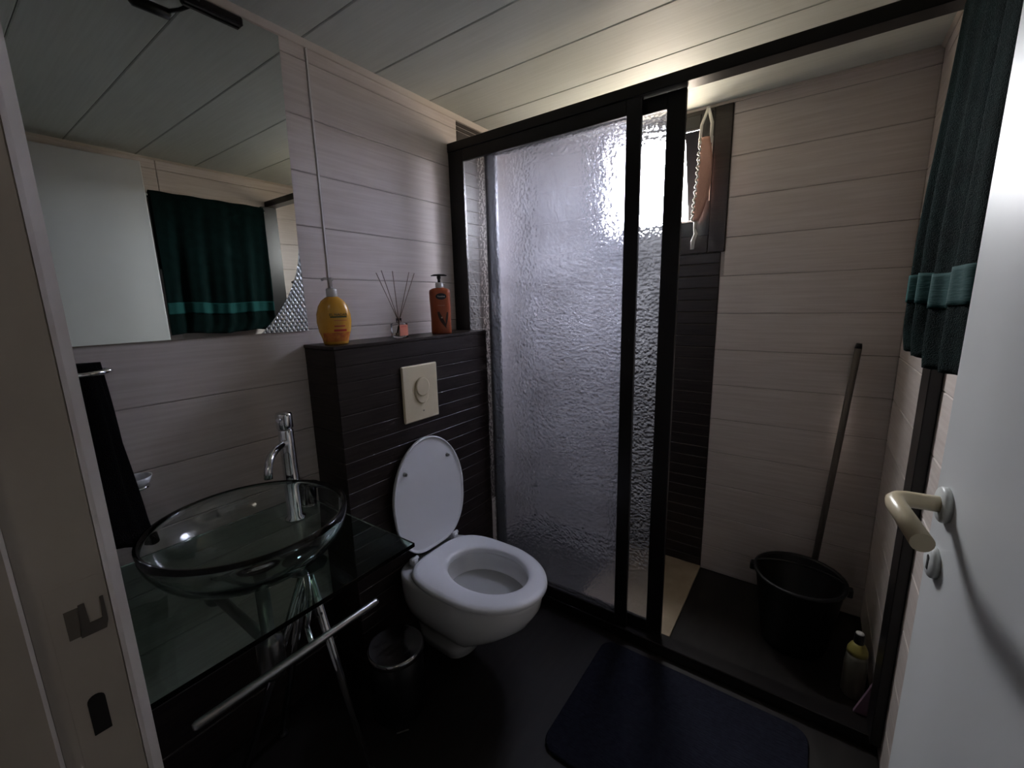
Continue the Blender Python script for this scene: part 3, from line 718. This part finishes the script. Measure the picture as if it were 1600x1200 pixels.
# ------------------------------------------------------------------ bath mat
def rrect(x0, x1, y0, y1, r, n=6):
    out = []
    for (cx, cy, a0) in ((x1-r, y1-r, 0), (x0+r, y1-r, PI/2), (x0+r, y0+r, PI), (x1-r, y0+r, 1.5*PI)):
        for k in range(n+1): out.append((cx+r*math.cos(a0+k*PI/2/n), cy+r*math.sin(a0+k*PI/2/n)))
    return out
tag(obj('bath_mat', MB().prism(rrect(.945, 1.470, -.10, .600, .05), .0005, .013, 'z', .004), M_MAT), 'dark navy bath mat in front of the shower', 'bath mat')

# ------------------------------------------------------------------ things in the shower
BK = (1.905, -.035)
bk = thing('bucket', 'black plastic bucket in the shower corner', 'bucket', (BK[0], BK[1], 0))
obj('pail', MB().lathe([(0,.001),(.108,.001),(.112,.006),(.150,.286),(.158,.290),(.160,.302),(.150,.304),(.145,.296),(.108,.014),(0,.012)], (BK[0], BK[1], 0), 44), M_BUCKET, bk)
for sg in (-1, 1): obj('handle_lug', MB().box(BK[0]-.016, BK[0]+.016, BK[1]+sg*.150, BK[1]+sg*.172, .268, .300, .004), M_BUCKET, bk)
obj('bail', MB().tube([(BK[0]+.010+.03*math.sin(PI*k/14), BK[1]-.164*math.cos(PI*k/14), .285+.035*math.sin(PI*k/14)) for k in range(15)], .004, 8), M_BUCKET, bk)
mp = thing('broom', 'dark broom leaning in the shower corner behind the bucket', 'broom', (2.125, -.075, 0))
obj('handle', MB().tube([(2.128, -.078, .085), (2.182, -.147, 1.190)], .0120, 14), M_STICK, mp)
obj('grip_cap', MB().tube([(2.1815, -.1464, 1.185), (2.183, -.148, 1.206)], [.0128,.0095], 14), M_BPUMP, mp)
hd2 = obj('head', MB().box(2.103, 2.147, -.190, .045, .060, .092, .008), M_BUCKET, mp)
obj('bristles', MB().prism([(2.100, -.195), (2.150, -.195), (2.150, .050), (2.100, .050)], .0008, .060), mat('bristle', (.03,.028,.026), .9, bump=(300,.8,.004,(1,1,.1))), hd2)
CB = (1.735, -.222)
cb = thing('cleaner_bottle', 'pale cleaning bottle with a dark cap beside the right shower post', 'bottle', (CB[0], CB[1], 0))
obj('body', MB().lathe([(0,.0008),(.034,.0008),(.037,.005),(.037,.120),(.034,.150),(.030,.165)], (CB[0], CB[1], 0), 28, sx=1, sy=.9), M_CLEAN, cb)
obj('shoulder', MB().lathe([(.0305,.164),(.0295,.178),(.022,.196),(.014,.206)], (CB[0], CB[1], 0), 28), M_CLEANY, cb)
cc = obj('cap', MB().lathe([(.0150,.205),(.0155,.208),(.0145,.236),(.012,.240)], (CB[0], CB[1], 0), 22), M_BPUMP, cb)
obj('cap_top', MB().lathe([(.0118,.2395),(.0118,.243),(0,.2435)], (CB[0], CB[1], 0), 22), M_WCAP, cc)
tag(obj('soap_packet', MB().prism([(-.222,.001),(-.273,.001),(-.273,.150),(-.266,.146)], 1.646, 1.658, 'x'), M_PURPLE), 'small mauve packet leaning beside the cleaning bottle', 'packet')

# exfoliating back strap hanging in front of the window
SXp = 2.150
bsx = thing('back_scrubber', 'pink back scrubber strap with white ribbon hanging beside the window', 'back scrubber', (SXp, .47, 1.62))
def bodyc(t): # centre line of the pad, top to bottom
    return (.466-.010*math.sin(PI*t)+.022*t*t, 2.085-.345*t)
def pad(u, v):
    y, z_ = bodyc(v); hw = .029*max(.02, math.sin(PI*min(1, max(0, .10+.86*v))))**.45
    a = 2*PI*u; return (SXp+.010*math.sin(a), y+hw*math.cos(a), z_)
pm2 = MB().grid(pad, 20, 26); pm2.f.append(tuple(range(20))); pm2.smooth.append(True); pm2.f.append(tuple(range(26*21, 26*21+20))); pm2.smooth.append(True)
pdo = obj('pad', pm2, M_SCRUB, bsx)
edge = []
for k in range(60):
    t = k/59; y, z_ = bodyc(t); hw = .029*max(.02, math.sin(PI*min(1, .10+.86*t)))**.45
    edge.append((SXp-.004+.003*math.sin(k*2.1), y+hw+.002+.0045*math.sin(k*1.35), z_))
obj('lace_edge', MB().tube(edge, [.0045+.0015*math.sin(k*1.9) for k in range(60)], 8), M_RIBBON, pdo)
apex = (SXp+.01, .463, 2.205)
for yb_ in (.489, .443):
    yt, zt = bodyc(.02)
    obj('strap', MB().tube([apex, (SXp+.005, (apex[1]*.35+yb_*.65)+(.006 if yb_ > .46 else -.006), 2.14), (SXp, yb_, zt-.02)], .0065, 8, sx=.35), M_RIBBON, bsx)
yt, zt = bodyc(1)
obj('tail', MB().tube([(SXp, yt, zt+.012), (SXp-.004, yt+.004, zt-.03), (SXp-.002, yt-.004, zt-.055), (SXp-.005, yt+.006, zt-.085), (SXp-.004, yt+.008, zt-.122)], [.009,.005,.009,.010,.008], 8, sx=.35), M_RIBBON, bsx)
obj('hook', MB().tube([(XB-.0105, .455, 2.203), (SXp+.012, .460, 2.2), (SXp+.006, .462, 2.208)], .003, 8), M_BRUSH, bsx)

# ------------------------------------------------------------------ towel rail with green towel
RY, RZr = -.226, 2.018
tr2 = thing('towel_rail', 'slim chrome rail holding the green towel', 'towel rail', (1.21, YC, RZr))
obj('bar', MB().tube([(.868, RY, RZr), (1.484, RY, RZr)], .0075, 12), M_CHROME, tr2)
for x_ in (.874, 1.477):
    obj('bracket', MB().tube([(x_, YC-.0005, RZr), (x_, RY+.004, RZr)], .006, 10).lathe([(.010,-.009),(.012,0),(.010,.009),(0,.011)], (x_, RY+.004, RZr), 16, 'y'), M_CHROME, tr2)
def fold(u, v, ph=0.0):
    A = .003+.015*min(1, v*1.5)
    return A*(math.sin(2*PI*4.1*u+ph+.7*math.sin(2.2*v))+.30*math.sin(2*PI*8.7*u+1.7+1.5*v+ph))
def txl(v): return .884-.012*v
def txr(v):
    e = 1.479-.024*min(1, v*1.2)
    if v > .90: e -= .05*((v-.90)/.10)**2
    return e
TZ1, TZ0 = RZr+.012, 1.258
def gtow_front(u, v):
    x = txl(v)+(txr(v)-txl(v))*u
    zz = TZ1-(TZ1-TZ0)*v+.006*math.sin(9*u)*v
    return (x, RY+.015+.006*min(1, v*2.0)+fold(u, v), zz)
def gtow(u, v):
    if v < .30:      # back drop
        t = 1-v/.30; x = .885+(1.478-.885)*u
        return (x, RY-.015-.006*t+.003*math.sin(30*u), TZ1-.40*t)
    if v < .36:      # over the bar
        a = PI*(v-.30)/.06; x = .885+(1.478-.885)*u
        return (x, RY-.015*math.cos(a), TZ1+.0125*math.sin(a)*(1+.12*math.sin(25*u)))
    return gtow_front(u, (v-.36)/.64)
gt = obj('bath_towel', MB().grid(gtow, 110, 110), M_TEAL)
sm = gt.modifiers.new('thickness', 'SOLIDIFY'); sm.thickness = .007; sm.offset = 0
tag(gt, 'dark green bath towel draped over the chrome rail', 'towel')
def band(u, v):
    x, y, zz = gtow_front(u, .765+.085*v); return (x, y+.0048, zz)
bnd = obj('woven_band', MB().grid(band, 110, 8), M_TEALB, gt)
bnd.modifiers.new('thickness', 'SOLIDIFY').thickness = .0015
